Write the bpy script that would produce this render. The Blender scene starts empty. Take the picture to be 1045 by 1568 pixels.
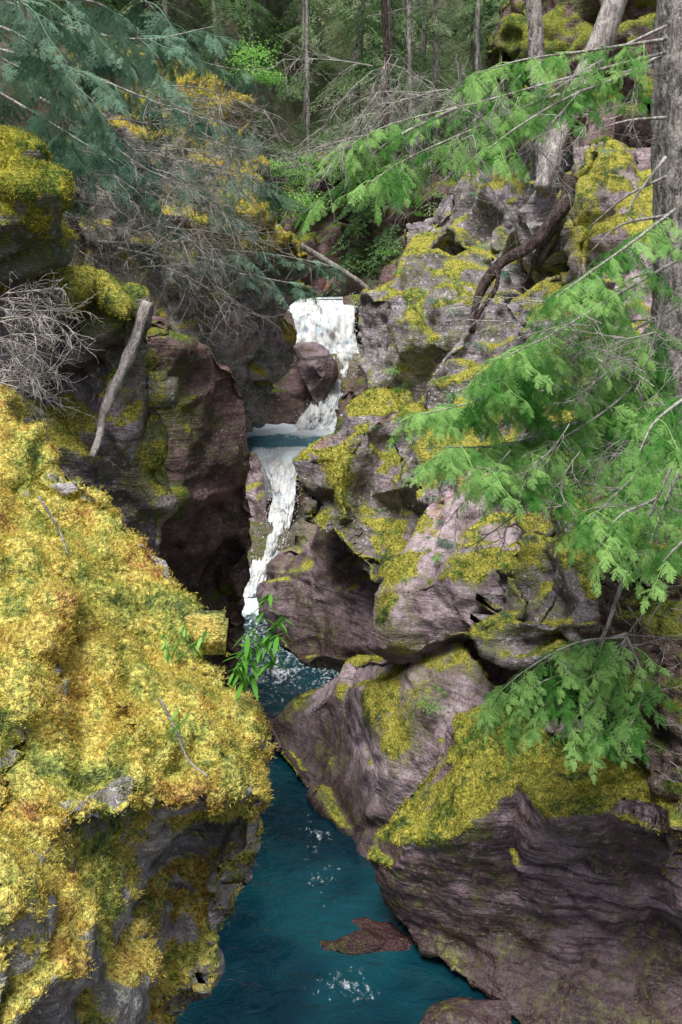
import bpy, bmesh, math, random
import numpy as np
from mathutils import Vector, Matrix, noise
from mathutils.geometry import delaunay_2d_cdt
random.seed(7); rng=np.random.default_rng(7)
S=bpy.context.scene
F=1700.0; TH=math.radians(16); CT,ST=math.cos(TH),math.sin(TH)
def P(u,v,y):
    """survey bearing/elevation + distance along the gorge -> world metres"""
    a=(u-522.5)/F; b=(784-v)/F
    yy=CT+b*ST; zz=-ST+b*CT
    return Vector((a*y/yy, y, zz*y/yy))
cam=bpy.data.objects.new("camera",bpy.data.cameras.new("camera")); S.collection.objects.link(cam)
cam.rotation_euler=(math.radians(74),0,0)
cam.data.sensor_fit='VERTICAL'; cam.data.sensor_height=24; cam.data.lens=F/1568*24
cam.data.clip_start=0.05; cam.data.clip_end=3000
S.camera=cam
S.view_settings.view_transform='Standard'; S.view_settings.look='None'; S.view_settings.exposure=0
# ---------- light
w=bpy.data.worlds.new("World"); S.world=w; w.use_nodes=True
nt=w.node_tree; bg=nt.nodes["Background"]; sk=nt.nodes.new("ShaderNodeTexSky"); sk.sky_type='NISHITA'
sk.sun_disc=False; sk.sun_elevation=math.radians(62); sk.sun_rotation=math.radians(190); sk.dust_density=4; sk.air_density=1.0
nt.links.new(sk.outputs[0],bg.inputs[0]); bg.inputs[1].default_value=0.115
sl=bpy.data.lights.new("sun",'SUN'); sl.energy=4.7; sl.angle=math.radians(24); sl.color=(1,0.96,0.9)
so=bpy.data.objects.new("sun",sl); S.collection.objects.link(so)
so.rotation_euler=Vector((0.16,0.34,-0.92)).to_track_quat('-Z','Y').to_euler()
# ---------- node helpers
class NT:
    def __init__(s,name):
        s.m=bpy.data.materials.new(name); s.m.use_nodes=True; s.t=s.m.node_tree; s.t.nodes.clear()
        s.out=s.n("ShaderNodeOutputMaterial"); g=s.n("ShaderNodeNewGeometry"); s.pos=g.outputs['Position']; s.g=g
    def n(s,t,**k):
        x=s.t.nodes.new(t)
        for a,b in k.items(): setattr(x,a,b)
        return x
    def l(s,a,b): s.t.links.new(a,b)
    def setin(s,sock,v):
        if isinstance(v,bpy.types.NodeSocket): s.l(v,sock)
        elif sock.type=='RGBA': sock.default_value=(tuple(v)+(1,))[:4] if isinstance(v,tuple) else (v,v,v,1)
        else: sock.default_value=v
    def noise(s,scale,detail=4,rough=.55,vec=None,dist=0):
        x=s.n("ShaderNodeTexNoise"); s.l(vec or s.pos,x.inputs['Vector']); x.inputs['Scale'].default_value=scale
        x.inputs['Detail'].default_value=detail; x.inputs['Roughness'].default_value=rough; x.inputs['Distortion'].default_value=dist
        return x.outputs[0]
    def scale(s,v3,rot=(0,0,0)):
        x=s.n("ShaderNodeMapping"); s.l(s.pos,x.inputs[0]); x.inputs['Scale'].default_value=v3; x.inputs['Rotation'].default_value=rot
        return x.outputs[0]
    def mr(s,v,a,b,c=0,d=1,smooth=True):
        x=s.n("ShaderNodeMapRange"); x.interpolation_type='SMOOTHSTEP' if smooth else 'LINEAR'
        s.setin(x.inputs[0],v)
        for i,q in enumerate((a,b,c,d)): x.inputs[i+1].default_value=q
        return x.outputs[0]
    def math(s,op,a,b=0.0):
        x=s.n("ShaderNodeMath",operation=op); s.setin(x.inputs[0],a); s.setin(x.inputs[1],b); return x.outputs[0]
    def mix(s,f,a,b,mode='MIX'):
        x=s.n("ShaderNodeMixRGB",blend_type=mode); s.setin(x.inputs[0],f); s.setin(x.inputs[1],a); s.setin(x.inputs[2],b); return x.outputs[0]
    def ramp(s,f,stops):
        x=s.n("ShaderNodeValToRGB"); s.l(f,x.inputs[0]); e=x.color_ramp.elements
        while len(e)<len(stops): e.new(.5)
        for q,(p,c) in zip(e,stops): q.position=p; q.color=tuple(c)+(1,)
        return x.outputs[0]
    def attr(s,n): return s.n("ShaderNodeAttribute",attribute_name=n).outputs['Fac']
    def bump(s,h,strength,dist):
        x=s.n("ShaderNodeBump"); s.l(h,x.inputs['Height']); x.inputs['Strength'].default_value=strength; x.inputs['Distance'].default_value=dist
        return x.outputs[0]
    def prin(s,col,rough,normal=None,spec=.5,**k):
        x=s.n("ShaderNodeBsdfPrincipled"); s.setin(x.inputs['Base Color'],col); s.setin(x.inputs['Roughness'],rough)
        x.inputs['Specular IOR Level'].default_value=spec
        if normal: s.l(normal,x.inputs['Normal'])
        for a,b in k.items(): x.inputs[a].default_value=b
        return x.outputs[0]
    def leafsh(s,c,trans):
        a=s.n("ShaderNodeBsdfDiffuse"); s.l(c,a.inputs[0]); b=s.n("ShaderNodeBsdfTranslucent"); s.l(c,b.inputs[0])
        x=s.n("ShaderNodeMixShader"); x.inputs[0].default_value=trans; s.l(a.outputs[0],x.inputs[1]); s.l(b.outputs[0],x.inputs[2]); return s.done(x.outputs[0])
    def done(s,sh): s.l(sh,s.out.inputs[0]); return s.m
def mosscol(N,pal):
    big=N.noise(1.7,2,.6); med=N.noise(11,3,.65)
    f=N.math('ADD',N.math('MULTIPLY',big,.55),N.math('MULTIPLY',med,.45))
    k=len(pal); c=N.ramp(f,[(.36+.28*i/(k-1),q) for i,q in enumerate(pal)])
    v=N.mr(N.noise(42,2,.8),.34,.66,.3,1.4,False)
    cx=N.n("ShaderNodeCombineXYZ")
    for i in range(3): N.l(v,cx.inputs[i])
    return N.mix(1.0,c,cx.outputs[0],'MULTIPLY')
GOLD=[(.10,.15,.05),(.32,.36,.08),(.60,.54,.14),(.55,.43,.10),(.42,.24,.08)]
OLIVE=[(.06,.10,.025),(.20,.24,.04),(.46,.42,.075),(.30,.31,.045),(.11,.15,.03)]
GREEN=[(.03,.06,.01),(.10,.15,.02),(.24,.24,.03),(.08,.13,.02)]
def rockmat(name,c1,c2,cd,pal,lichen=.5,wet=True,strata=.4,bmp=.07,wz=(-7.3,-6.6),film=.6):
    N=NT(name)
    n1=N.noise(1.1,4,.6); n2=N.noise(5,4,.65); n3=N.noise(26,2,.8)
    col=N.mix(N.mr(n1,.40,.60),c1,c2)
    col=N.mix(N.mr(n2,.52,.68,0,.8),col,cd)
    st=N.noise(1.0,3,.7,vec=N.scale((1.0,1.0,15),(.25,.12,0)))
    col=N.mix(N.math('MULTIPLY',N.mr(st,.5,.62),strata),col,tuple(q*.35 for q in c1))
    col=N.mix(N.math('MULTIPLY',N.mr(n3,.42,.68),.45),col,tuple(q*.35 for q in c1))
    rust=N.mr(n1,.63,.70,0,.45); col=N.mix(rust,col,(.30,.11,.04))
    lm=N.math('MULTIPLY',N.mr(N.noise(17,4,.75),.55,.60),N.mr(n2,.56,.42,0,lichen*1.5))
    col=N.mix(lm,col,(.58,.58,.55))
    sep=N.n("ShaderNodeSeparateXYZ"); N.l(N.pos,sep.inputs[0])
    if wet:
        z=N.math('ADD',sep.outputs[2],N.math('MULTIPLY',n2,.8))
        wm=N.mr(z,wz[0],wz[1],1,0); col=N.mix(N.math('MULTIPLY',wm,.75),col,(.035,.016,.02))
        rough=N.math('SUBTRACT',.62,N.math('MULTIPLY',wm,.36))
    else: rough=.85
    m=N.attr("moss"); mv=N.math('ADD',m,N.math('MULTIPLY',N.math('SUBTRACT',N.noise(8,4,.8),.5),2.0)); mm=N.mr(mv,.38,.62)
    if film: col=N.mix(N.math('MULTIPLY',N.mr(mv,-.12,.40,0,film),N.mr(n1,.62,.45)),col,tuple(q*.9 for q in pal[1]))
    col=N.mix(mm,col,mosscol(N,pal))
    h=N.math('ADD',N.noise(11,4,.75),N.math('MULTIPLY',st,.5))
    rr=N.math('MAXIMUM',mm,rough)
    return N.done(N.prin(col,rr,N.bump(h,1.0,bmp),.5))
M_GOLD=rockmat("mossy_rock_gold",(.24,.22,.25),(.48,.46,.50),(.06,.055,.06),GOLD,1.0,False,film=.3)
M_PINK=rockmat("purple_rock",(.24,.165,.205),(.54,.43,.49),(.07,.042,.055),OLIVE,.35,bmp=.045,film=.5)
M_BIG=rockmat("banded_purple_rock",(.12,.07,.085),(.34,.25,.30),(.04,.025,.03),OLIVE,.25,True,.85,.045,(-7.5,-6.5),.5)
M_GREY=rockmat("grey_lichen_rock",(.16,.135,.16),(.40,.35,.40),(.045,.04,.045),OLIVE,1.0,film=.7)
M_DARK=rockmat("dark_wet_rock",(.10,.05,.055),(.22,.13,.135),(.03,.02,.024),GREEN,.25,True,.5,.05)
M_WALL=rockmat("canyon_wall_rock",(.13,.10,.12),(.34,.29,.32),(.035,.027,.03),OLIVE,.6)
M_CLIFF=rockmat("cliff_rock",(.17,.16,.17),(.36,.33,.34),(.05,.05,.045),[(.08,.13,.02),(.26,.28,.03),(.52,.43,.06),(.44,.32,.05),(.16,.18,.03)],.7)
M_MOSSG=rockmat("green_moss_rock",(.12,.12,.11),(.24,.23,.2),(.04,.04,.035),[(.04,.08,.01),(.12,.17,.02),(.34,.32,.03),(.36,.30,.03)],.4)
M_GROUND=rockmat("forest_floor",(.08,.075,.055),(.20,.17,.13),(.04,.035,.025),[(.03,.05,.015),(.08,.11,.02),(.16,.17,.04),(.07,.09,.03)],.2,True,.1,film=0)
M_SOIL=rockmat("needle_litter_soil",(.13,.08,.065),(.30,.22,.19),(.04,.03,.025),GREEN,.3,False,.1,.12,film=.3)
def mossmat(name,pal,k=1.2):
    N=NT(name); return N.leafsh(mosscol(N,[tuple(min(.8,q*k) for q in p) for p in pal]),.35)
M_TUFT=mossmat("moss_fronds",GOLD); M_TUFT2=mossmat("moss_fronds_olive",OLIVE)
def foliagemat(name,c1,c2,trans=.32,pn=True):
    N=NT(name); f=N.n("ShaderNodeObjectInfo").outputs['Random']
    if pn: f=N.math('ADD',N.math('MULTIPLY',f,.45),N.math('MULTIPLY',N.noise(7.0,2,.7),.55))
    return N.leafsh(N.mix(N.mr(f,.25,.75),c1,c2),trans)
M_FBRIGHT=foliagemat("hemlock_needles_bright",(.06,.22,.04),(.38,.64,.21))
M_FTEAL=foliagemat("hemlock_needles_blue_green",(.09,.20,.13),(.32,.50,.36))
M_FBACK=foliagemat("hazy_forest_needles",(.12,.22,.09),(.40,.52,.30),.4,False)  # paler, greyer needle colour stands in for distance haze
M_LEAF=foliagemat("broad_leaves",(.16,.42,.07),(.38,.68,.20),.45,False)
M_LEAFD=foliagemat("fern_leaves",(.08,.22,.04),(.24,.46,.12),.4,False)
def barkmat(name,c1,c2,lich=.5):
    N=NT(name); n=N.noise(14,4,.7,vec=N.scale((1,1,.3))); c=N.mix(N.mr(n,.38,.62),c1,c2)
    c=N.mix(N.mr(N.noise(22,3,.7),.55,.62,0,lich),c,(.50,.51,.48))
    return N.done(N.prin(c,.9,N.bump(n,1,.06),.2))
M_BARK=barkmat("bark",(.11,.10,.09),(.40,.37,.35),.7); M_DEAD=barkmat("weathered_wood",(.24,.21,.20),(.54,.50,.48),.3)
M_TWIG=barkmat("grey_twigs",(.22,.20,.18),(.52,.50,.47),.3); M_DBARK=barkmat("dark_wet_wood",(.03,.02,.02),(.10,.07,.06),.1)
# ---------- mesh helpers
class MB:
    def __init__(s): s.v=[]; s.f=[]
    def tube(s,pts,r0,r1,k=3,wob=0):
        n=len(pts); base=len(s.v)
        for i,p in enumerate(pts):
            d=(pts[min(i+1,n-1)]-pts[max(i-1,0)]); d=d.normalized() if d.length>1e-9 else Vector((0,0,1))
            a=d.cross(Vector((.13,.2,.97))); 
            if a.length<.05: a=d.cross(Vector((1,0,0)))
            a.normalize(); b=d.cross(a); r=r0+(r1-r0)*i/(n-1)
            for j in range(k):
                t=2*math.pi*j/k; q=a*math.cos(t)+b*math.sin(t); rr=r
                if wob: rr*=1+wob*noise.noise((p+q*r)*6)+wob*noise.noise(Vector((q.x*3,q.y*3,p.z*.7)))
                s.v.append(p+q*rr)
        for i in range(n-1):
            for j in range(k):
                a=base+i*k+j; b=base+i*k+(j+1)%k; s.f.append((a,b,b+k,a+k))
        if k>3: s.f.append(tuple(base+j for j in range(k))[::-1]); s.f.append(tuple(base+(n-1)*k+j for j in range(k)))
    def add(s,me,M):
        k=len(s.v); s.v+=[M@q.co for q in me.vertices]; s.f+=[tuple(i+k for i in p.vertices) for p in me.polygons]
    def mesh(s,name,mats):
        me=bpy.data.meshes.new(name); me.from_pydata([tuple(v) for v in s.v],[],s.f)
        for m in mats: me.materials.append(m)
        return me
    def build(s,name,mat,parent=None,smooth=True):
        me=s.mesh(name,[mat])
        if smooth: me.polygons.foreach_set('use_smooth',[True]*len(me.polygons))
        o=bpy.data.objects.new(name,me); S.collection.objects.link(o); o.parent=parent; return o
def empty(name):
    o=bpy.data.objects.new(name,None); S.collection.objects.link(o); o.empty_display_size=.2; return o
def curve(pts,n):
    out=[]; q=[pts[0]*2-pts[1]]+list(pts)+[pts[-1]*2-pts[-2]]
    m=len(pts)-1
    for i in range(n+1):
        t=i/n*m; k=min(int(t),m-1); t-=k; a,b,c,d=q[k:k+4]
        out.append(.5*((2*b)+(c-a)*t+(2*a-5*b+4*c-d)*t*t+(3*b-a-3*c+d)*t**3))
    return out
def getnp(me):
    n=len(me.vertices); co=np.empty(n*3); me.vertices.foreach_get('co',co); no=np.empty(n*3); me.vertices.foreach_get('normal',no)
    return co.reshape(-1,3),no.reshape(-1,3)
def tufts(name,co,no,moss,mat,parent,count,h=.02,wd=.004,thr=.55):
    idx=np.nonzero(moss>thr)[0]
    if len(idx)==0: return
    idx=rng.choice(idx,count); c=co[idx]+rng.normal(0,.012,(count,3)); n=no[idx]
    vs=[];k=3
    for j in range(k):
        d=n*.8+rng.normal(0,.55,(count,3))+np.array([0,0,.15]); d/=np.linalg.norm(d,axis=1)[:,None]
        s=np.cross(d,rng.normal(0,1,(count,3))); s/=np.linalg.norm(s,axis=1)[:,None]
        hh=h*rng.uniform(.5,1.4,(count,1)); b=c-n*.004+rng.normal(0,.004,(count,3))
        vs.append(np.stack([b-s*wd,b+s*wd,b+d*hh],1))
    V=np.concatenate(vs).reshape(-1,3); m=len(V)//3
    me=bpy.data.meshes.new(name); me.vertices.add(len(V)); me.vertices.foreach_set('co',V.ravel())
    me.loops.add(len(V)); me.loops.foreach_set('vertex_index',np.arange(len(V),dtype=np.int32))
    me.polygons.add(m); me.polygons.foreach_set('loop_start',np.arange(0,len(V),3,dtype=np.int32)); me.update(calc_edges=True)
    me.materials.append(mat); o=bpy.data.objects.new(name,me); S.collection.objects.link(o); o.parent=parent
def sstep(a,b,x):
    t=max(0,min(1,(x-a)/(b-a))); return t*t*(3-2*t)
def rock(name,outline,interior,mat,thick=1.5,taper=.8,voxel=.05,smooth=8,blk=.15,bs=1.1,low=.1,fine=.03,mt=(.35,.75),brush=(),push=(0,0,0),tuft=0,tmat=None,th=.02,tw=.004,lump=0,patch=0,o2=.22,zs=1.4,cr=.4):
    pts=list(outline)+list(interior)
    c2=[Vector((p[0]/100,-p[1]/100)) for p in pts]
    r=delaunay_2d_cdt(c2,[],[list(range(len(outline)))],1,1e-5,True)
    fr=[]
    for i,v in enumerate(r[0]):
        o=r[3][i]
        if o: fr.append(P(*pts[o[0]]))
        else:
            k=min(range(len(pts)),key=lambda j:(c2[j]-v).length); fr.append(P(v.x*100,-v.y*100,pts[k][2]))
    c=sum(fr,Vector())/len(fr); ray=c.normalized()*thick+Vector(push)
    bm=bmesh.new(); A=[bm.verts.new(p) for p in fr]; B=[bm.verts.new(c+(p-c)*taper+ray) for p in fr]
    ec={}
    for f in r[2]:
        f=list(f); bm.faces.new([A[i] for i in f]); bm.faces.new([B[i] for i in reversed(f)])
        for a,b in zip(f,f[1:]+f[:1]):
            k=(min(a,b),max(a,b)); ec[k]=None if k in ec else (a,b)
    for e in ec.values():
        if e: bm.faces.new([A[e[1]],A[e[0]],B[e[0]],B[e[1]]])
    bmesh.ops.recalc_face_normals(bm,faces=bm.faces)
    me=bpy.data.meshes.new("tmp"); bm.to_mesh(me); bm.free(); o=bpy.data.objects.new(name,me); S.collection.objects.link(o)
    m=o.modifiers.new("r",'REMESH'); m.mode='VOXEL'; m.voxel_size=voxel
    m=o.modifiers.new("s",'SMOOTH'); m.iterations=smooth; m.factor=.6
    me2=bpy.data.meshes.new_from_object(o.evaluated_get(bpy.context.evaluated_depsgraph_get())); o.modifiers.clear(); o.data=me2; me2.name=name
    bpy.data.meshes.remove(me)
    co,no=getnp(me2); sd=Vector((random.random()*50,0,random.random()*50)); mt0,mt1=mt
    R=Matrix.Rotation(.35,3,'X')@Matrix.Rotation(.25,3,'Y')
    off=np.empty(len(co)); 
    for i,p in enumerate(co):
        p=Vector(p); q=R@p; q=Vector((q.x*bs,q.y*bs,q.z*bs*zs))+sd+noise.noise_vector(p*1.1)*.35
        ds,ps=noise.voronoi(q); e=min(1,(ds[1]-ds[0])/.25); e=e*e*(3-2*e); cell=noise.cell(ps[0]*7.31)
        off[i]=low*noise.fractal(p*.9+sd,1,2,3)+blk*((cell-.5)*e-cr*(1-e))
        if blk>0.2:
            q=q*2.7; ds,ps=noise.voronoi(q); e=min(1,(ds[1]-ds[0])/.35); off[i]+=blk*o2*((noise.cell(ps[0]*3.3)-.5)*e)
    co=co+no*off[:,None]; me2.vertices.foreach_set('co',co.ravel()); me2.update()
    co,no=getnp(me2)
    br=[(P(*b[:3]),b[3],b[4]) for b in brush]; moss=np.empty(len(co)); off=np.empty(len(co))
    for i,(p,n) in enumerate(zip(co,no)):
        p=Vector(p); nz=n[2]
        m=sstep(mt0,mt1,nz+.35*noise.fractal(p*1.4+sd,1,2,3))
        for c,rr,wt in br:
            d=(p-c).length_squared/(rr*rr)
            if d<5: m+=wt*math.exp(-d)
        if patch: m-=patch*sstep(-.05,.3,noise.fractal(p*5+sd,.8,2,4))*sstep(.75,.25,nz)
        m=max(0,min(1.2,m)); moss[i]=m; mk=min(1,m)
        off[i]=fine*(1-mk)*noise.fractal(p*5+sd,.8,2.1,4)+mk*(fine*.6+fine*.9*abs(noise.fractal(p*7,.9,2,3))+fine*noise.noise(p*2.5))
        if lump: off[i]+=lump*mk*(noise.noise(p*4.5+sd)+.6*noise.noise(p*10)-1.2*sstep(.12,0,abs(noise.noise(Vector((p.x*1.6,p.y*2.2,p.z*1.6))+sd))))
    co=co+no*off[:,None]; me2.vertices.foreach_set('co',co.ravel())
    a=me2.attributes.new("moss",'FLOAT','POINT'); a.data.foreach_set('value',moss.astype(np.float32))
    me2.materials.clear(); me2.materials.append(mat); me2.polygons.foreach_set('use_smooth',[True]*len(me2.polygons)); me2.update()
    if tuft: tufts("moss_fronds",co,no,moss,tmat or M_TUFT,o,tuft,th,tw)
    return o
# ---------- ground sheet with the gorge cut into it
XC=[(-10,0),(5,.1),(10,-.1),(13,-.6),(17,-1.1),(22,-1.8),(26,-1.3),(30,-.5),(34,.3),(45,3),(60,6)]
WD=[(-10,1.4),(10,1.3),(17,.7),(22,.5),(26,.9),(30,.9),(60,1)]
def xc(y): return float(np.interp(y,*zip(*XC)))
def wd(y): return float(np.interp(y,*zip(*WD)))
def gz(x,y):
    zb=float(np.interp(y,[-10,21.8,22.6,27.6,28.6,32,60,120,400],[-9,-9,-6.8,-6.8,-4,-4,10,40,60])); c=xc(y); ww=wd(y)
    nn=noise.fractal(Vector((x*.35,y*.35,0)),1,2,4)
    if x<c: d=c-ww-x; H=float(np.interp(y,[0,8,12,30,60],[-2.5,-1,1.5,3,14])); z=zb+(max(H,zb)-zb)*sstep(1.2,4.6,d)+.4*max(0,min(d-4,40))
    else: d=x-c-ww; H=float(np.interp(y,[0,8,15,30,60],[-3.5,-1.5,.5,4,14])); z=zb+(max(H,zb)-zb)*sstep(1.6,6.5,d)+.4*max(0,min(d-5,40))
    return z+nn*.6*(1 if abs(x)<60 else 2)*sstep(.2,2,d)
def sp(a,b,n,k,c0):
    t=np.linspace(-1,1,n); s=np.sinh(t*k)/math.sinh(k); return [c0+(q*(b-c0) if q>0 else -q*(a-c0)) for q in s]
xs=sp(-600,600,260,6.0,0); ys=sp(-120,900,300,5.2,20)
g=MB(); g.v=[(x,y,gz(x,y)) for y in ys for x in xs]; nx=len(xs)
g.f=[(j*nx+i,j*nx+i+1,(j+1)*nx+i+1,(j+1)*nx+i) for j in range(len(ys)-1) for i in range(nx-1)]
go=g.build("ground",M_GROUND); a=go.data.attributes.new("moss",'FLOAT','POINT'); a.data.foreach_set('value',np.array([.35+.4*noise.noise(Vector(v)*.8) for v in g.v],dtype=np.float32))
# ---------- rocks
rock("mossy_outcrop",[(-60,560,8.0),(0,612,7.6),(45,645,7.4),(90,695,7.2),(135,718,7.0),(178,762,6.9),(226,812,6.7),(276,855,6.5),(290,892,6.4),(285,930,6.2),(262,965,6.0),(300,1006,5.9),(338,1032,5.8),(366,1075,5.6),(388,1120,5.4),(400,1160,5.3),(422,1200,5.2),(426,1235,5.1),(405,1258,5.1),(360,1264,5.2),(315,1270,5.3),(286,1300,5.3),(266,1350,5.3),(258,1420,5.2),(254,1480,5.1),(264,1620,4.9),(-80,1720,2.9),(-80,1000,5.0)],
 [(100,850,6.0),(150,1000,5.3),(60,1000,4.9),(200,1100,4.7),(300,1120,4.8),(350,1180,4.65),(375,1230,4.8),(300,1235,4.5),(180,1235,4.35),(265,1290,4.85),(195,1290,4.5),(100,1275,4.1),(60,1200,4.2),(225,1400,4.65),(150,1400,4.1),(60,1400,3.6),(195,1540,4.2),(90,1550,3.45),(0,1200,4.2),(0,1400,3.4),(200,900,6.2),(230,1000,5.7),(60,760,6.6),(130,1120,4.9),(180,830,6.45),(120,760,6.75)],
 M_GOLD,thick=1.6,taper=.85,voxel=.024,smooth=12,blk=.12,bs=1.8,low=.14,fine=.035,mt=(-.05,.3),push=(-.6,.3,-.6),lump=.055,patch=1.2,
 brush=[(60,1400,3.6,.5,.3),(330,1150,4.8,.6,1.3),(120,950,5.4,1.1,.9),(60,750,6.6,.8,.9),(290,980,6.0,.3,1.2),(250,1340,4.8,.18,-.9),(190,1270,4.5,.13,-.9),(260,1480,4.9,.22,-.7),(120,1225,4.4,.13,-1),(50,1320,3.9,.12,-1),(110,1440,3.8,.11,-1.2),(180,1520,4.1,.14,-1.2),(40,1530,3.3,.13,-1.2),(10,1250,4.0,.08,-1),(20,1560,3.5,.3,.3),(170,1160,4.6,.05,-1)],
 tuft=130000,th=.018,tw=.0028)
rock("mossy_cliff_block",[(-90,165,9),(0,190,9),(50,212,9),(90,262,9),(108,330,9),(104,385,9),(60,402,9),(20,405,9),(-90,425,9)],[(30,280,8.6),(60,350,8.55),(0,350,8.5),(80,300,8.7)],M_MOSSG,1.5,.8,.035,8,.16,1.7,.15,.03,(.1,.5),[(60,300,8.7,.5,.8)],push=(-.8,.5,0),tuft=15000,tmat=M_TUFT2,lump=.04,patch=.8)
rock("canyon_wall",[(-90,400,9.6),(20,402,9.6),(90,400,9.6),(150,420,9.6),(215,450,9.7),(232,490,9.7),(222,520,9.8),(238,600,10),(262,650,10),(268,760,10),(262,850,10),(230,920,10.2),(200,1100,10.2),(-90,1100,9.6)],
 [(100,455,9.3),(190,480,9.3),(130,500,9.9),(60,520,10.1),(100,580,10.3),(190,560,10.0),(160,650,9.9),(220,660,9.8),(60,650,9.9),(200,760,9.7),(120,750,9.5),(245,720,9.9)],M_WALL,2,.85,.04,6,.24,1.1,.12,.03,(.35,.7),[(150,450,9.4,.45,.9),(245,700,9.9,.3,.8),(235,560,9.8,.2,.5),(262,800,10,.2,.6),(200,600,9.9,.2,.4)],push=(-1,.5,0),tuft=15000,tmat=M_TUFT2)
rock("dark_canyon_wall",[(225,470,14),(300,540,14.2),(372,556,14.6),(386,600,14.8),(390,700,14.8),(396,740,14.8),(382,775,14.9),(370,845,15),(342,872,15.2),(346,950,15.4),(350,1010,15.5),(354,1160,15.5),(220,1180,14.6),(200,800,14),(200,600,14)],
 [(300,640,14.1),(340,680,14.4),(340,790,14.5),(280,780,13.9),(300,880,14.5),(310,1000,14.9)],M_DARK,2.5,.9,.045,8,.26,.8,.1,.03,(.5,.9),[(270,620,14,.4,.6),(265,760,13.9,.3,.5)],push=(-1,.5,0))
rock("mossy_cliff",[(120,40,24),(190,60,24),(270,82,23.5),(330,98,23.5),(378,145,23.5),(390,185,23.5),(408,230,23),(430,318,23),(466,360,23),(476,400,23),(444,425,23.2),(420,470,23.5),(440,525,24.5),(432,570,25),(412,640,25.5),(382,682,25),(340,720,24),(200,640,23),(120,400,23),(90,200,23)],
 [(300,150,22.7),(350,180,22.9),(280,250,22.5),(370,300,22.2),(300,340,21.8),(400,380,22),(250,330,22),(350,420,22.5),(330,500,23),(395,540,24)],M_CLIFF,3.5,.85,.075,5,.5,.7,.3,.07,(.2,.6),[(325,125,23,1.0,.9),(290,350,22,1.2,.6),(450,385,22.6,.6,.8),(400,360,22.3,.7,.5)],push=(-1.5,.8,0),tuft=12000,th=.05,tw=.012)
rock("rock_ledge",[(395,690,24),(372,700,23.6),(370,745,23.2),(385,800,22.9),(375,850,22.7),(345,870,22.4),(338,900,22.2),(372,898,22.2),(392,850,22.6),(410,800,22.9),(412,760,23.3),(408,715,23.8)],[(392,760,22.8),(383,830,22.5)],M_PINK,2,.9,.05,5,.1,1.2,.05,.02,(.8,1),push=(-.8,.4,-.3))
rock("rock_sill",[(350,720,24.6),(400,722,24.6),(470,720,24.4),(500,705,24.5),(500,930,23),(340,930,23.2)],[(430,800,24),(420,870,23.5)],M_DARK,.3,1,.06,5,.15,1.2,.05,.02,(.9,1.2))
rock("rock_wall",[(390,560,28.6),(415,500,29.0),(420,445,29.8),(438,448,29.7),(440,500,29.2),(456,545,28.7),(478,600,28.4),(466,655,27.6),(395,680,27.2),(370,690,26.5),(378,600,27.5)],[(425,600,27.8),(440,570,28.3)],M_DARK,2,.9,.06,5,.16,.9,.05,.03,(.8,1),push=(-1.3,.5,0))
rock("wedged_boulder",[(446,527,28.2),(462,521,28.3),(485,521,28.3),(505,535,28.2),(517,558,28.1),(516,580,28),(500,605,27.8),(488,628,27.6),(472,606,27.7),(458,570,27.9)],[(480,560,27.5),(495,580,27.5)],M_BIG,.8,.7,.04,6,.06,1.5,.05,.02,(.9,1.2))
rock("rock_wall",[(520,590,28),(538,570,28.2),(550,555,28.5),(640,560,26),(640,700,24),(520,700,25),(508,665,26.5),(514,640,27.3),(531,625,27.6)],[(560,620,26)],M_DARK,2,.9,.06,6,.2,.9,.05,.03,(.7,1))
rock("dark_rock_wall",[(430,300,33),(480,240,33),(560,230,33),(660,250,32),(740,300,30),(740,470,29),(600,480,30),(545,460,31.6),(445,458,31.8),(420,400,31)],[(520,330,33.5),(580,350,33),(520,400,32.6)],M_DARK,3,.9,.12,3,.8,.6,.3,.08,(.5,.9),push=(0,2,0))
rock("lichen_boulder",[(530,440,21.5),(551,410,21.6),(600,396,21.8),(660,398,21.6),(720,380,21.4),(810,400,20.5),(860,500,19),(800,640,18),(700,680,18),(620,680,18.6),(597,640,19.5),(590,600,20),(572,578,20.4),(549,560,20.8),(536,512,21.2)],
 [(560,450,20.7),(620,440,20.3),(690,430,20.4),(590,520,20.2),(640,520,19.5),(700,520,19.2),(640,600,19.3),(740,600,18.4)],M_GREY,3,.85,.05,9,.4,.5,.15,.05,(.45,.85),[(620,580,19.5,.45,.9),(700,540,19.2,.4,.7),(600,402,21.5,.35,.6)],push=(1,.5,0),o2=.15,zs=1.1,tuft=4000,tmat=M_TUFT2,th=.035,tw=.009)
rock("banded_rock",[(394,905,19.8),(410,860,19.9),(448,826,19.9),(480,790,19.5),(560,780,18.5),(640,850,17.5),(640,1040,16.8),(560,1045,17.2),(470,1025,17.8),(430,1000,18.6),(408,960,19.2)],
 [(440,880,19.2),(480,920,18.6),(520,880,18.4),(560,920,17.8),(500,985,18.2)],M_BIG,2.5,.85,.05,7,.28,.8,.1,.02,(.7,1),push=(.8,.5,0))
rock("mossy_boulder",[(445,708,18.4),(470,680,18.6),(505,657,18.7),(540,630,18.8),(572,602,19),(605,625,18.5),(680,640,17.8),(720,700,16.8),(690,800,16),(640,880,15.8),(590,905,16.2),(562,893,16.6),(545,852,17),(500,832,17.4),(470,800,17.8),(488,775,18.4),(458,742,18.3)],
 [(500,700,17.8),(540,680,17.7),(520,745,17.5),(525,790,17.1),(560,760,18.0),(590,700,18.2),(600,790,17.7),(560,840,16.8),(560,800,17.7),(640,740,16.6)],M_WALL,2,.85,.04,6,.2,.8,.1,.03,(.35,.75),[(520,740,17.4,.4,1.3),(500,690,17.8,.4,1.1),(535,790,17.1,.2,.9),(540,850,16.8,.22,.7)],push=(.8,.4,0),tuft=9000,tmat=M_TUFT2,th=.03,tw=.008)
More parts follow.
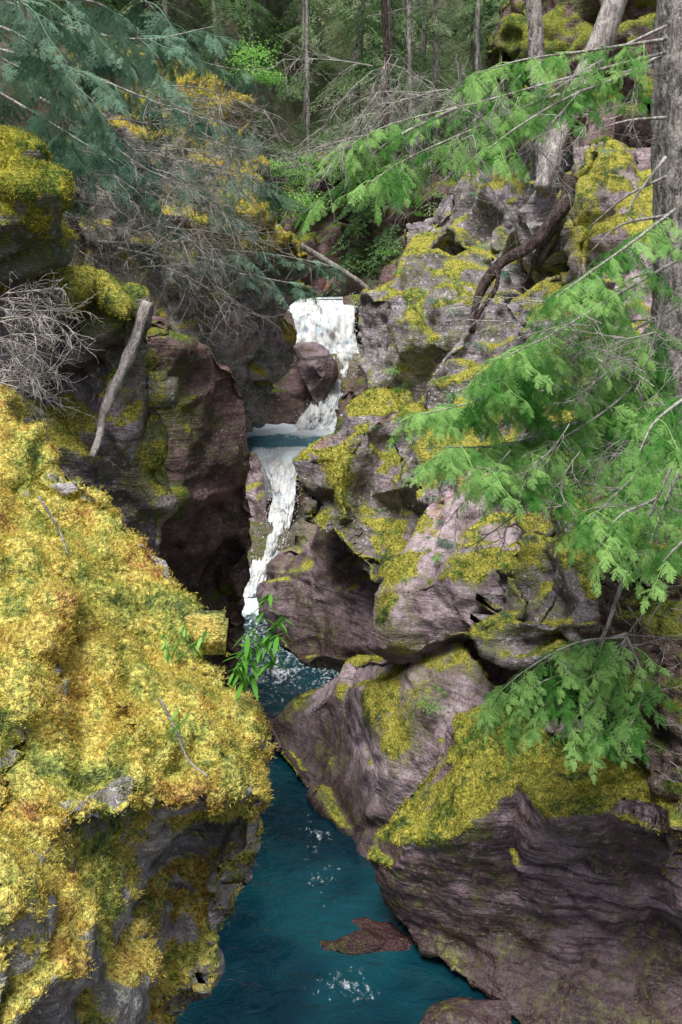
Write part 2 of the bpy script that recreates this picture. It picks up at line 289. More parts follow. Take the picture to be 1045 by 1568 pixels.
rock("purple_boulder",[(570,908,13.1),(604,862,13.3),(636,802,13.6),(664,742,14.1),(700,730,14.1),(735,718,14),(780,735,13.7),(850,740,13),(860,900,12),(760,985,11.9),(690,985,12.2),(640,1000,12.5),(600,1008,12.7),(570,992,12.9),(564,950,13)],
 [(620,900,12.6),(700,800,13.1),(690,880,12.4),(740,860,12.5),(760,780,13.1),(640,950,12.4),(700,950,12.1)],M_PINK,2,.85,.033,6,.2,.75,.1,.025,(.65,1.05),[(585,930,12.8,.22,1.3),(645,790,13.6,.26,1.3),(608,870,13.1,.22,1.2),(620,998,12.5,.2,.6)],push=(.5,.4,0),tuft=8000,tmat=M_TUFT2)
rock("mossy_boulder",[(706,975,11.4),(740,930,11.7),(770,880,12),(802,800,12.4),(850,750,12.6),(950,690,12.4),(1120,680,11.8),(1120,1100,10),(980,1060,10.4),(850,1020,10.9),(812,1022,11.1),(790,1000,11.2),(740,1000,11.3)],
 [(780,930,11.3),(840,850,11.7),(900,900,11.1),(830,960,11),(950,800,11.7),(960,950,10.7),(760,960,11.2)],M_GREY,2,.85,.033,6,.3,.8,.12,.035,(.4,.8),[(755,935,11.5,.24,1.2),(810,840,12,.27,1.2),(780,890,11.7,.22,1.1)],push=(.6,.4,0),tuft=12000,tmat=M_TUFT2)
rock("cave_shade_rock",[(640,960,13.3),(850,960,12.9),(900,1120,12.3),(700,1130,12.6)],[(760,1030,13)],M_DARK,1.5,.9,.06,4,.1,1,.05,.03,(.9,1.2))  # dark backing, the cave's shade is put into its colour
rock("purple_slab",[(395,1108,15.4),(442,1068,15.6),(500,1028,15.2),(560,993,14.2),(620,985,13.2),(705,977,12.5),(725,1000,12.2),(705,1060,11.9),(770,1060,11.6),(790,1170,11.2),(700,1230,11.6),(640,1290,11.9),(600,1310,12),(552,1320,12.2),(524,1270,12.7),(514,1215,13.3),(485,1178,14),(440,1145,14.8)],
 [(470,1090,14.7),(440,1100,15),(520,1050,14.1),(500,1130,14.3),(555,1060,13.1),(540,1120,13.7),(580,1150,12.3),(540,1200,13.1),(620,1060,12.3),(660,1030,12.2),(640,1120,11.9),(600,1220,12.1),(555,1260,12.4),(680,1140,11.6)],M_PINK,2,.9,.033,5,.18,.8,.08,.025,(.6,1.0),[(575,1065,12.9,.42,1.1),(600,1130,12.2,.3,1.0),(640,1060,12.3,.3,.5)],push=(.6,.4,0),tuft=10000,tmat=M_TUFT2)
rock("mossy_boulder",[(552,1316,10.8),(572,1288,11),(604,1238,11.1),(645,1168,11.2),(693,1098,11.4),(740,1064,11.6),(800,1080,11.3),(870,1120,10.8),(950,1150,10.2),(1120,1170,9.2),(1120,1720,8.3),(900,1660,8.7),(800,1575,9.15),(760,1508,9.6),(715,1458,10.1),(650,1433,10.4),(588,1396,10.7)],
 [(620,1290,10.2),(600,1330,10.3),(700,1200,10.3),(700,1280,9.8),(760,1130,10.8),(800,1200,9.9),(850,1250,9.2),(950,1240,8.9),(1040,1260,8.4),(700,1350,10.0),(620,1380,10.4),(780,1340,9.9),(900,1340,9.6),(1020,1360,9.2),(750,1430,10),(880,1440,9.8),(1000,1460,9.5),(860,1530,9.3),(1000,1560,9.0)],
 M_BIG,2.2,.9,.028,7,.16,.8,.10,.03,(.25,.6),[(640,1250,10.2,.4,.9),(720,1200,10.2,.5,.8),(850,1225,9.5,.3,.6),(620,1350,10.3,.25,-.6),(900,1400,9.4,.7,-.8),(900,1540,9.1,.9,-1.1),(740,1450,9.9,.4,-1.2),(1040,1560,8.8,.7,-1.2),(650,1425,10.4,.35,-1.2),(800,1540,9.4,.4,-1.2)],push=(.8,.3,-.2),tuft=40000,tmat=M_TUFT2,th=.022,tw=.005,lump=.025,patch=.3)
rock("soil_bank",[(900,880,10.9),(1000,850,10.9),(1140,830,10.7),(1140,1260,8.7),(1010,1210,9.1),(950,1130,9.7),(920,1000,10.4)],[(1030,1000,9.9),(1040,1120,9.1),(970,960,10.5),(980,1100,9.5),(1060,920,10.4)],M_SOIL,1.5,.9,.035,4,.22,1.8,.35,.08,(.55,.9),push=(.8,.3,0),tuft=3000,tmat=M_TUFT2)
rock("mossy_boulder",[(855,215,17.5),(930,212,17.5),(1000,190,17.5),(1120,170,17),(1120,600,13.5),(980,600,14),(900,500,15),(860,400,16.5),(845,300,17)],[(930,280,16.6),(980,350,15.8),(920,400,15.6),(1000,460,14.6),(900,330,16.6)],M_PINK,2.5,.85,.045,7,.6,.6,.2,.05,(.45,.85),[(890,270,17,.5,1.1),(900,360,16.4,.4,1)],push=(.8,.4,0),tuft=6000,tmat=M_TUFT2,o2=.2,zs=1.1)
rock("grey_boulder",[(735,440,17.6),(790,412,17.8),(860,390,17.4),(940,400,16.5),(1010,480,15),(1060,640,13.6),(960,760,13),(840,800,13.2),(720,800,14),(630,760,15.5),(590,690,16.6),(620,620,17),(700,560,17.1),(745,500,17.3)],
 [(800,470,16.6),(860,450,16.6),(780,560,16.2),(860,560,15.3),(700,640,15.6),(800,660,14.8),(900,650,14.0),(720,720,14.6)],M_GREY,2.5,.85,.042,7,.6,.6,.2,.05,(.45,.85),[(700,610,16.0,.5,1),(660,720,15.4,.4,.8),(850,420,17,.35,1),(800,540,16.2,.35,.8)],push=(.8,.4,0),tuft=10000,tmat=M_TUFT2,o2=.2,zs=1.1)
rock("grey_boulder",[(595,360,24),(640,312,24),(700,262,24),(760,225,23.5),(830,175,22),(920,200,20),(920,420,18.5),(800,450,19.5),(700,430,21.5),(610,410,23)],[(660,350,22.6),(740,300,21.8),(800,280,21.2),(760,380,20.4),(850,350,19.4),(700,310,23)],M_GREY,3,.85,.06,6,.8,.5,.25,.07,(.5,.9),[(700,400,21.2,.6,.8)],push=(1,.5,0),o2=.22,zs=1.0)
rock("mossy_cliff",[(722,80,22),(738,30,22),(770,-60,22),(1140,-90,19),(1140,260,17.5),(960,250,18),(880,240,18.8),(850,130,20),(800,112,21),(760,100,21.6)],[(800,40,20.8),(900,60,20.2),(930,130,20.0),(1000,130,19)],M_DARK,3,.85,.065,3,.6,.8,.25,.06,(.3,.7),[(800,40,20.8,1,.7)],push=(1,.5,0))
# pool rocks
rock("submerged_rock",[(462,1452,10.55),(490,1425,10.78),(540,1408,10.92),(600,1412,10.88),(645,1440,10.65),(640,1472,10.38),(560,1482,10.28),(480,1478,10.32)],[(560,1438,10.44),(520,1446,10.40),(600,1438,10.46),(495,1455,10.42)],rockmat("red_wet_rock",(.07,.028,.025),(.13,.055,.045),(.035,.016,.016),GREEN,.05),.5,.9,.022,6,.05,2.2,.05,.015,(2,3),lump=0)
rock("pink_rock",[(640,1580,9.2),(660,1545,9.4),(700,1530,9.5),(745,1530,9.45),(790,1525,9.5),(790,1600,9.0),(640,1600,9.1)],[(710,1560,9.15)],M_BIG,.5,.9,.025,8,.05,1.6,.05,.01,(2,3))
# ---------- water
def watermat(name,d1,d2):
    N=NT(name); f=N.attr("foam")
    deep=N.mix(N.mr(N.noise(.8,2),.35,.65),d1,d2)
    streak=N.noise(3,4,.75,vec=N.scale((1.6,.7,1),(0,0,.35)),dist=1.2); fn=N.noise(16,3,.7,vec=N.scale((1,.6,1)))
    s2=N.math('ADD',N.math('MULTIPLY',streak,.55),N.math('MULTIPLY',fn,.45))
    fm=N.mr(N.math('ADD',s2,N.math('SUBTRACT',f,.5)),.52,.70)
    col=N.mix(fm,deep,(.74,.84,.90))
    h=N.math('ADD',N.noise(2.8,3,.5,vec=N.scale((1,1.5,1)),dist=.8),N.math('MULTIPLY',N.noise(13,2,.6),.10))
    return N.done(N.prin(col,N.mr(fm,0,1,.08,.6),N.bump(h,.7,.08),.5))
MW=watermat("river_water",(.002,.022,.038),(.005,.055,.074)); MW2=watermat("turquoise_water",(.03,.18,.26),(.10,.34,.44))
def waterfallmat():
    N=NT("white_water"); st=N.noise(5,5,.75,vec=N.scale((1.8,.6,.55)),dist=1.0)
    col=N.mix(N.mr(st,.32,.52),(.48,.66,.80),(.95,.97,.98))
    return N.done(N.prin(col,.55,N.bump(st,.8,.2),.3))
MF=waterfallmat()
def sheet(name,x0,x1,y0,y1,z,step,foam_glintf,mat,amp,lip=None):
    nx=int((x1-x0)/step)+1; ny=int((y1-y0)/step)+1; b=MB(); fo=[]
    for j in range(ny):
        for i in range(nx):
            x=x0+i*step; y=y0+j*step; q=Vector((x*1.3,y*2.2,0)); f=foam_glintf(x,y)
            dz=0
            if lip: l=lip+.35*math.sin(x*2.3+1)+.12*math.sin(x*7); dz=-1.3*max(0,l-y)**1.6
            b.v.append((x,y,z+dz+amp*(1+3*max(0,f-.3))*noise.fractal(q,.9,2,4))); fo.append(f)
    b.f=[(j*nx+i,j*nx+i+1,(j+1)*nx+i+1,(j+1)*nx+i) for j in range(ny-1) for i in range(nx-1)]
    o=b.build(name,mat); a=o.data.attributes.new("foam",'FLOAT','POINT'); a.data.foreach_set('value',np.array(fo,dtype=np.float32)); return o
def foam_glint1(x,y):
    f=.36+.19*sstep(15,18,y)+.7*sstep(20.4,21.3,y)
    f+=.17*math.exp(-(((x-.1)/.5)**2+((y-9.8)/.4)**2)); f+=.14*math.exp(-(((x+.3)/.3)**2+((y-12.2)/1.3)**2)); return f  # first term paints white reflections on the ripples near the submerged rock
river=empty("river")
sheet("lower_pool",-4,4,6,23,-8,.06,foam_glint1,MW,.016).parent=river
sheet("upper_pool",-4.5,2,24.2,28.6,-5.62,.05,lambda x,y:.42+.45*sstep(25.6,27,y)+.35*sstep(25.3,24.7,y),MW2,.045,25.1).parent=river
sheet("upstream_water",-1.6,.6,31.3,36,-2.82,.12,lambda x,y:1.2,MW,.01).parent=river
def fall(name,secs):
    L=curve([P(*s[0]) for s in secs],110); R=curve([P(*s[1]) for s in secs],110); b=MB(); n=50; dr=MB()
    for i,(l,r) in enumerate(zip(L,R)):
        e0=.10*noise.fractal(Vector((l.x,l.y,l.z*1.1)),1,2,3); e1=.10*noise.fractal(Vector((r.x+9,r.y,r.z*1.1)),1,2,3)
        wv=(r-l).normalized(); l=l+wv*e0; r=r+wv*e1; fd=min(1,i/14)
        for j in range(n+1):
            t=j/n; p=l.lerp(r,t); k=noise.fractal(Vector((p.x*4,p.z*1.2,p.y*.8)),.7,2,5)
            b.v.append(p+Vector((.02*k,(-.26*k-.22*math.sin(math.pi*t))*fd,.04*k*fd)))
        for q in range(9):
            p=(l if q%2 else r)+Vector((random.gauss(0,.06),random.gauss(-.15,.12),random.gauss(0,.1))); s=random.uniform(.005,.014); k=len(dr.v)
            dr.v+=[p+Vector((s,0,-s)),p+Vector((-s,0,-s)),p+Vector((0,s,-s)),p+Vector((0,0,s))]; dr.f+=[(k,k+1,k+2),(k,k+1,k+3),(k+1,k+2,k+3),(k+2,k,k+3)]
    b.f=[(i*(n+1)+j,i*(n+1)+j+1,(i+1)*(n+1)+j+1,(i+1)*(n+1)+j) for i in range(110) for j in range(n)]
    o=b.build(name,MF); dr.build("spray_droplets",MF,o); return o
fall("waterfall",[((425,457,31.6),(545,457,31.6)),((425,466,30.4),(543,468,30.4)),((425,484,29.7),(542,484,29.7)),((432,525,29.2),(545,525,29.2)),((452,560,28.8),(550,560,28.7)),((476,600,28.3),(540,600,28.2)),((462,640,27.6),(530,635,27.5)),((436,672,26.9),(518,666,26.8))])
fall("waterfall",[((388,690,25.3),(462,692,25.1)),((400,712,24.5),(460,708,24.3)),((412,738,23.9),(455,735,23.7)),((416,770,23.3),(450,770,23.1)),((410,805,22.9),(443,805,22.8)),((394,840,22.6),(430,842,22.4)),((380,872,22.3),(412,874,22.1)),((340,905,22.0),(402,910,21.6))])
# ---------- foliage
def spray(name,mat,seed,nl=.05,nw=.0088,sidestep=.057,subst=.056,ndl=.022):
    rd=random.Random(seed); b=MB(); t=.05; side=1; kd=.5
    def pos(x,y): return Vector((x,y,-.22*x*x-kd*abs(y)**1.4))
    def needle(p,dx,dy,l):
        a=Vector((-dy,dx,0))*nw; q=p+Vector((dx*l,dy*l,-l*.2+rd.uniform(-.35,.35)*l)); b.v.extend([p-a,p+a,q]); k=len(b.v); b.f.append((k-3,k-2,k-1))
    def twig(x,y,ang,L):
        n=max(1,int(L/ndl))
        for i in range(n):
            s=(i+.5)/n*L; p=pos(x+math.cos(ang)*s,y+math.sin(ang)*s)
            for sg in (1,-1):
                an=ang+sg*rd.uniform(.6,1.2); needle(p,math.cos(an),math.sin(an),nl*rd.uniform(.6,1.15))
        needle(pos(x+math.cos(ang)*L,y+math.sin(ang)*L),math.cos(ang),math.sin(ang),nl)
    while t<1:
        kd=rd.uniform(.1,1.1)
        L=.45*(1-t)**.7*rd.uniform(.35,1.3)*min(1,t*5+.4)+.04; ang=side*rd.uniform(.6,1.1)
        s=0.03; k=1
        while s<L:
            x=t+math.cos(ang)*s; y=math.sin(ang)*s; l2=(.36*(L-s)+.02)*rd.uniform(.4,1.2)
            twig(x,y,ang+k*rd.uniform(.65,.95),l2); k=-k; s+=subst
        twig(t,0,ang,L)
        side=-side; t+=sidestep*rd.uniform(.6,1.6)
    twig(.75,0,0,.3)
    b.tube([pos(q/6,0) for q in range(7)],.008,.002,3)
    return b.mesh(name,[mat])
def orient(p,d,sc,roll):
    d=d.normalized(); y=Vector((0,0,1)).cross(d); 
    if y.length<.05: y=Vector((1,0,0)).cross(d)
    y.normalize(); z=d.cross(y); M=Matrix((d,y,z)).transposed().to_4x4()@Matrix.Rotation(roll,4,'X')
    return Matrix.Translation(p)@M@Matrix.Diagonal((sc,sc,sc,1))
def bough(mat,tag,seed):
    sp_=[spray("s",mat,seed*10+i) for i in range(2)]; random.seed(seed); b=MB()
    zc=random.uniform(.2,.5); w1=random.uniform(-.15,.15)
    c=[Vector((t,w1*t*t,-zc*t*t+.03*math.sin(t*9))) for t in [i/12 for i in range(13)]]; b.tube(c,.012,.003,4)
    t=.12; sg=1
    while t<1:
        k=min(11,int(t*12)); d=(c[k+1]-c[k]).normalized(); p=c[k].lerp(c[k+1],t*12-k)
        if random.random()>.12:
            d2=Matrix.Rotation(sg*random.uniform(.6,1.2),3,'Z')@d; d2.z-=random.uniform(.0,.8)
            b.add(random.choice(sp_),orient(p,d2,(.42*(1-t)**.6+.1)*random.uniform(.6,1.25),random.uniform(-.6,.6)))
        sg=-sg; t+=random.uniform(.055,.1)
    b.add(sp_[0],orient(c[11],c[12]-c[9],.26,0))
    return b.mesh("bough_"+tag,[mat])
SB=[bough(M_FBRIGHT,"bright",s) for s in (1,2,3,4)]; STL=[bough(M_FTEAL,"blue_green",s) for s in (5,6,7,8)]
random.seed(11)
def putb(p,d,s,meshes,par):
    me=random.choice(meshes); o=bpy.data.objects.new(me.name,me); o.matrix_world=orient(p,d,s,random.uniform(-.35,.35)); S.collection.objects.link(o); o.parent=par
def branch(wood,par,pts,meshes,size,step,drop=.25,r=.018,skip=.1):
    c=curve(pts,24); wood.tube(c,r,r*.2,5)
    L=sum((c[i+1]-c[i]).length for i in range(24)); n=max(3,int(L/step)); sg=1
    for i in range(n):
        t=skip+(1-skip)*(i+random.uniform(-.3,.3))/n; t=max(0,min(.99,t)); k=min(23,int(t*24)); p=c[k].lerp(c[k+1],t*24-k); d=(c[k+1]-c[k]).normalized()
        h=Vector((d.x,d.y,0)); h=h.normalized() if h.length>.1 else Vector((random.uniform(-1,1),random.uniform(-1,1),0)).normalized()
        d2=Matrix.Rotation(sg*random.uniform(.35,1.2),3,'Z')@h; d2.z=min(d.z,0)*.5-drop*random.uniform(-.2,1.6)
        putb(p,d2,size*random.uniform(.5,1.2)*(1-.35*t),meshes,par); sg=-sg
    putb(c[21],(c[24]-c[20])+Vector((0,0,-.05)),size*.75,meshes,par)
def PL(l,y0,y1): return [P(u,v,y0+(y1-y0)*i/(len(l)-1)) for i,(u,v) in enumerate(l)]
# right-hand hemlock standing on the right bank
T=empty("hemlock_tree"); tr=MB()
tr.tube(curve([P(1050,830,12),P(1047,700,12),P(1045,550,12),P(1045,400,12),P(1045,200,12),P(1047,0,12),P(1060,-700,12)],150),.37,.24,36,.1)
tr.build("trunk",M_BARK,T)
wb=MB()
for l,y0,y1,s,st in [
 ([(1020,60),(900,78),(800,92),(715,118)],11,9.2,.52,.13),([(1020,80),(860,122),(740,155),(600,190),(520,232)],11,9.6,.56,.12),
 ([(1000,100),(840,150),(720,200),(620,245),(565,282)],11,9.2,.56,.12),([(1000,100),(880,145),(800,190),(745,230)],11,8.8,.5,.13),([(700,165),(600,215),(530,275),(460,330)],9.6,10,.42,.15),
 ([(1035,320),(970,370),(900,420),(850,455)],11,7.6,.46,.12),([(1035,400),(930,460),(850,510),(765,550)],11,7.6,.55,.10),([(1035,470),(920,530),(820,560),(740,590)],11,7.4,.55,.10),
 ([(1035,530),(900,590),(780,605),(645,635)],11,7.4,.56,.085),([(1035,570),(900,640),(780,680),(680,685)],11,7.2,.56,.085),([(1035,600),(930,690),(850,730),(730,715)],11,7.2,.55,.085),
 ([(1050,640),(1000,700),(940,760),(900,800)],11,7.6,.55,.09),([(1080,590),(1035,620),(1000,650),(980,690)],7.8,6.8,.48,.11),([(1090,800),(1045,830),(1015,860)],7.5,7,.48,.12),([(1080,700),(1010,760),(950,790),(915,840)],9,7.6,.52,.09),([(1080,660),(1040,720),(1010,790),(990,850)],9,8,.52,.10),([(1035,500),(960,600),(880,660),(800,700)],11,7.8,.55,.10)]:
    branch(wb,T,PL(l,y0,y1),SB,s,st)
for l,y in [([(1020,40),(940,75),(880,80)],11.7),([(1020,270),(960,300),(900,350)],11.6),([(1020,80),(960,110),(905,105)],11.6),([(1020,180),(960,185),(910,200)],11.6),([(1020,330),(950,345),(900,390)],11.6),([(1020,240),(975,300),(960,330)],11.6)]:
    wb.tube(curve(PL(l,y,y-.2),8),.02,.005,5)
wb.build("branches",M_TWIG,T)
T2=empty("hemlock_sapling"); wb=MB()
wb.tube(curve(PL([(905,1010),(930,960),(958,875),(990,800),(1040,690)],8.6,8.2),16),.02,.012,6)
for l in [[(960,975),(880,985),(800,1030),(745,1080)],[(950,990),(880,1040),(820,1080),(780,1130)],[(950,985),(930,1050),(890,1090),(870,1120)],[(960,975),(985,1040),(975,1090),(960,1120)],[(960,970),(860,1000),(790,1050),(745,1110)],[(960,975),(930,1020),(860,1060),(820,1090)],[(960,980),(900,1020),(840,1040),(800,1060)],[(960,980),(930,1070),(920,1110),(910,1140)]]:
    branch(wb,T2,PL(l,8.6,8.1),SB,.42,.08,.3,.012)
wb.build("branches",M_TWIG,T2)
# left blue-green hemlocks overhanging the gorge
T3=empty("hemlock_tree"); wb=MB(); wb.tube(curve([Vector((-5,11.5,-1)),Vector((-4.9,11.5,4)),Vector((-4.8,11.5,12))],30),.2,.1,12,.1)
for l,y0,y1,s,st in [([(-60,60),(120,110),(260,165),(380,200)],11,11.5,.75,.15),([(-40,-20),(100,40),(220,60),(330,40)],11,12,.75,.15),([(-40,120),(80,190),(160,240),(240,290)],10,10.5,.7,.15),
 ([(-40,180),(120,230),(240,260),(340,300)],10.5,11.5,.7,.15),([(60,150),(220,230),(350,260),(430,290)],12,13,.65,.14),([(150,370),(300,380),(420,390),(530,412)],12,13,.5,.13),([(180,380),(320,410),(400,425),(480,440)],12,12.6,.45,.13),
 ([(0,-60),(60,60),(90,150),(100,220)],9,9.5,.6,.15),([(180,-40),(260,40),(300,90),(380,110)],13,14,.7,.16),([(60,300),(180,320),(300,360)],11,12,.55,.18),([(-60,20),(40,60),(100,120),(170,200)],9.4,10,.6,.15),([(-60,0),(60,0),(160,10),(250,100)],10,11,.7,.15),
 ([(-60,60),(40,110),(120,160),(200,230)],10.5,11,.65,.15),([(60,-40),(160,60),(220,110),(300,170)],12,13,.7,.15),([(120,230),(240,290),(330,320),(400,350)],12,12.6,.5,.16),([(100,180),(200,250),(300,280)],11.5,12,.55,.16)]:
    branch(wb,T3,PL(l,y0,y1),STL,s,st)
wb.build("branches",M_TWIG,T3)
# dead twig tangle
tw=MB()
def dead(p,d,L,r,lv):
    n=6; pts=[p]; dd=d.normalized()
    for i in range(n):
        dd=(dd+Vector((random.gauss(0,.13),random.gauss(0,.13),random.gauss(-.03,.13)))).normalized(); pts.append(pts[-1]+dd*L/n)
    tw.tube(pts,r,r*.35,3)
    if lv>0:
        for i in range(1,n+1):
            for k in range(2 if lv>1 else 1):
                q=pts[i]; e=(dd+Vector((random.gauss(0,.7),random.gauss(0,.7),random.gauss(-.15,.6)))).normalized(); dead(q,e,L*random.uniform(.3,.55),r*.55,lv-1)
for i in range(80):
    u=random.uniform(50,310); v=random.uniform(130,440); y=random.uniform(9.6,12.5)
    dead(P(u,v,y),Vector((random.uniform(.3,1),random.uniform(-.4,.4),random.uniform(-.5,.15))),random.uniform(.5,1.0),.006,2)
for i in range(18): dead(P(random.uniform(-40,10),random.uniform(440,600),random.uniform(7.5,8.3)),Vector((1,0,random.uniform(-.5,.3))),random.uniform(.3,.6),.008,2)
for i in range(45): dead(P(random.uniform(560,980),random.uniform(80,250),random.uniform(9,12)),Vector((random.uniform(-1,.3),0,random.uniform(-1,.1))),random.uniform(.3,.8),.006,2)
for i in range(34): dead(P(random.uniform(780,1040),random.uniform(460,800),random.uniform(7.6,9)),Vector((random.uniform(-1,.3),0,random.uniform(-.6,.4))),random.uniform(.3,.7),.006,2)
for i in range(30): dead(P(random.uniform(950,1045),random.uniform(880,1180),random.uniform(8.8,9.6)),Vector((random.uniform(-1,1),-.2,random.uniform(-.6,.4))),random.uniform(.2,.5),.006,1)
for i in range(12): dead(P(random.uniform(400,760),random.uniform(20,230),random.uniform(25,29)),Vector((random.uniform(-1,1),0,random.uniform(-1,.6))),random.uniform(.8,1.8),.013,1)
tw.build("dead_branches",M_TWIG)
# logs & mid trees
def log(name,l,y0,y1,r0,r1,mat,n=24,wob=.2,k=12):
    b=MB(); b.tube(curve(PL(l,y0,y1),n),r0,r1,k,wob); return b.build(name,mat)
log("dead_log",[(226,462),(208,515),(186,572),(160,630),(152,670),(140,700)],9.55,9.2,.05,.026,M_DEAD,40,.6)
log("fallen_tree_trunk",[(965,-60),(905,100),(870,170),(845,240),(830,290)],15.5,15,.16,.11,M_DEAD)
log("tree_root",[(875,270),(860,320),(815,375),(765,405),(735,450),(722,510)],15,14.6,.09,.045,M_DBARK,wob=.4)
log("tree_root",[(722,500),(740,470),(760,440),(765,405)],14.6,14.7,.03,.03,M_DBARK)
log("driftwood_log",[(440,365),(480,388),(540,425),(570,450)],27,27.5,.09,.06,M_DEAD)
log("tree_trunk",[(838,300),(830,200),(822,80),(812,-80)],15.6,16,.13,.10,M_BARK)
log("tree_trunk",[(590,200),(592,80),(588,0),(586,-80)],24,24,.07,.05,M_DBARK)
for u,k in [(470,.05),(625,.05),(668,.07),(735,.05)]:
    y=random.uniform(29,33); d=random.uniform(-14,14); log("tree_trunk",[(u+d,300),(u+d*.4,150),(u,-100)],y,y,k*1.3,k,M_BARK,10,.1,7)
# background forest (three tree meshes, each placed many times)
SBK=[spray("s",M_FBACK,s,.06,.010,.08,.085,.045) for s in (4,5)]
def treemesh(seed):
    random.seed(seed); b=MB(); H=12; b.tube([Vector((random.uniform(-.1,.1),0,H*q/6)) for q in range(7)],.15,.03,7); nt_=len(b.f)
    for k in range(90):
        h=random.uniform(.04,1)*H; a=random.uniform(0,6.283); d=Vector((math.cos(a),math.sin(a),-.25+random.uniform(-.2,.1)))
        L=((1-h/H)*1.4+.7)*random.uniform(.7,1.3); r=random.choice((0,0,.5))
        b.add(random.choice(SBK),orient(Vector((d.x*r,d.y*r,h)),d,L,random.uniform(-.3,.3)))
    me=b.mesh("conifer_tree",[M_FBACK,M_BARK])
    for i in range(nt_): me.polygons[i].material_index=1
    return me
TM=[treemesh(s) for s in (21,22,23)]
random.seed(5)
pos=[(-3.4,35),(-5.8,34),(-1.2,36),(1.4,35),(3.9,34.5),(6.3,35),(-8,33),(9,34),(2.6,38),(-4.5,39),(-7.5,30),(-9,27),(2.6,33),(5.2,32.4),(-2.3,33.6),(7.4,31),(.3,34),(-4.6,31),(4.2,30.5),(-3.2,31.5),(1.6,32.6)]
for j in range(6):
    for i in range(12):
        y=39+j*4+random.uniform(-1.5,1.5); pos.append(((-.42+.075*i+random.uniform(-.03,.03))*y,y))
for i in range(12): pos.append((random.choice((-1,1))*random.uniform(13,22),random.uniform(8,28)))
for x,y in pos:
    o=bpy.data.objects.new("conifer_tree",random.choice(TM)); o.location=(x,y,gz(x,y)-.3); o.rotation_euler=(random.uniform(-.04,.04),random.uniform(-.04,.04),random.uniform(0,6.28)); s=random.uniform(.75,1.2); o.scale=(s,s,s); S.collection.objects.link(o)
# shrubs
def clump(name,n,mat,R,l):
    b=MB()
    for i in range(n):
        p=Vector((random.gauss(0,R),random.gauss(0,R),abs(random.gauss(0,R*.8)))); d=Vector((random.gauss(0,1),random.gauss(0,1),random.gauss(-.2,.5))).normalized()
        s=d.cross(Vector((0,0,1))).normalized()*l*.28; b.v+= [p,p+d*l*.5+s,p+d*l-Vector((0,0,l*.15)),p+d*l*.5-s]; k=len(b.v); b.f.append((k-4,k-3,k-2,k-1))
    return b.mesh(name,[mat])
CL=[clump("leaves",200,M_LEAF,.3,.10) for _ in range(2)]; CD=[clump("leaves",110,M_LEAFD,.3,.13) for _ in range(2)]
sh=empty("shrubs")
def shr(u,v,y,s,L=CL):
    o=bpy.data.objects.new("leaf_clump",random.choice(L)); o.location=P(u,v,y); o.scale=(s,s,s*.8); o.rotation_euler=(random.uniform(-.3,.3),0,random.uniform(0,6)); S.collection.objects.link(o); o.parent=sh
for i in range(20): shr(random.uniform(405,480),random.uniform(225,345),random.uniform(22.5,25),random.uniform(.4,.8))
for i in range(9): shr(random.uniform(355,420),random.uniform(85,140),random.uniform(24,26),random.uniform(.4,.9))
for u,v,y in [(690,480,19),(670,300,22),(595,390,21.3),(660,1085,12),(600,570,19.8),(735,380,20),(275,75,23),(640,330,23),(560,300,26),(520,290,27)]:
    shr(u,v,y,random.uniform(.2,.4))
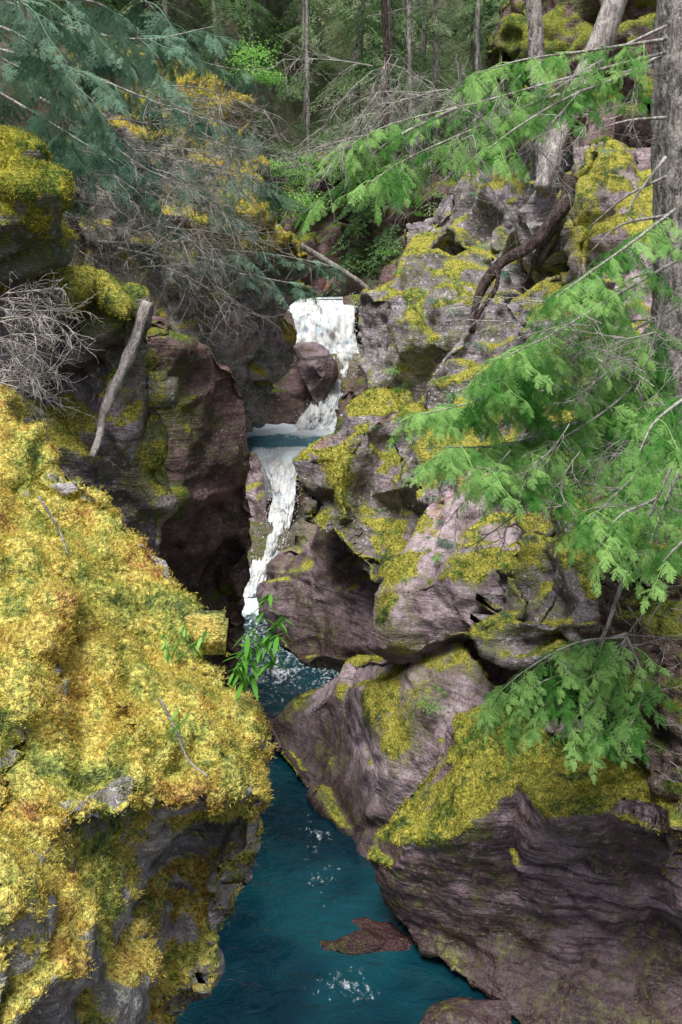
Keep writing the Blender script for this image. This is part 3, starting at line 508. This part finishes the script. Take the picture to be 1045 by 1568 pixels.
# seedlings and ferns growing on the right bank and cliff: dropped onto the rock surfaces
bpy.context.view_layer.update(); dg=bpy.context.evaluated_depsgraph_get()
seed=empty("fern_seedlings"); n=0
for i in range(900):
    x=random.uniform(.3,7.5); y=random.uniform(11.5,24)
    if x>.46*y-.5: continue
    hit,loc,nn,_,ob,_=S.ray_cast(dg,Vector((x,y,1.6)),Vector((0,0,-1)))
    if not hit or ob is None or nn.z<.25 or loc.z<-6 or not any(k in ob.name for k in("boulder","cliff","slab","bank")): continue
    if random.random()<.45:
        o=bpy.data.objects.new("fern_clump",random.choice(CD)); s=random.uniform(.1,.28); o.location=loc; o.scale=(s,s,s); o.rotation_euler=(0,0,random.uniform(0,6)); S.collection.objects.link(o); o.parent=seed
    else: putb(loc,Vector((random.uniform(-1,1),random.uniform(-1,.2),random.uniform(.1,.8))),random.uniform(.15,.45),SB+STL,seed)
    n+=1
    if n>160: break
for i in range(40):
    x=random.uniform(-12,12); y=random.uniform(31,50); o=bpy.data.objects.new("leaf_clump",random.choice(CL)); o.location=(x,y,gz(x,y)); s=random.uniform(1,2); o.scale=(s,s,s); S.collection.objects.link(o); o.parent=sh
# leafy plants on the outcrop
def leafy(name,stems,y,n,l):
    b=MB(); lv=MB()
    for st in stems:
        c=curve(PL(st,y,y-.1),20); b.tube(c,.004,.0015,5)
        for i in range(n):
            t=.2+.8*i/n; k=min(19,int(t*20)); p=c[k]; a=random.uniform(0,6.28); d=Vector((math.cos(a),math.sin(a)*.7,random.uniform(-.9,.1))).normalized(); ll=l*random.uniform(.6,1.15)
            s=d.cross(Vector((0,.4,1))).normalized(); bs=len(lv.v)
            for q,wq in ((0,.1),(.25,.8),(.5,1),(.75,.7),(1,.03)):
                m=p+d*ll*q+Vector((0,0,-.35*ll*q*q)); lv.v+=[m-s*ll*.14*wq,m+Vector((0,0,-.05*ll*wq)),m+s*ll*.14*wq]
            for q in range(4):
                o=bs+q*3; lv.f+=[(o,o+1,o+4,o+3),(o+1,o+2,o+5,o+4)]
    e=empty(name); b.build("stems",M_LEAF,e); lv.build("leaves",M_LEAF,e)
leafy("willow_herb",[[(352,1045),(380,990),(410,925),(415,905)],[(355,1050),(385,1010),(425,960),(435,940)],[(350,1055),(395,1030),(430,1000)],[(350,1050),(370,1000),(385,960)],[(354,1048),(400,985),(432,970)]],5.4,24,.10)
leafy("willow_herb",[[(262,1010),(275,980),(285,950)],[(268,1015),(300,985),(320,960)],[(262,1010),(255,985),(250,965)]],5.4,12,.07)
leafy("willow_herb",[[(262,1130),(275,1100),(270,1080)],[(262,1120),(285,1100),(292,1085)]],4.65,5,.07)
dl=MB(); dl.tube(curve(PL([(245,1070),(270,1120),(290,1165),(320,1190)],4.75,4.5),12),.008,.004,5); dl.tube(curve(PL([(60,760),(90,810),(105,850)],6.1,5.9),8),.009,.005,5); dl.build("fallen_twigs",M_BARK)
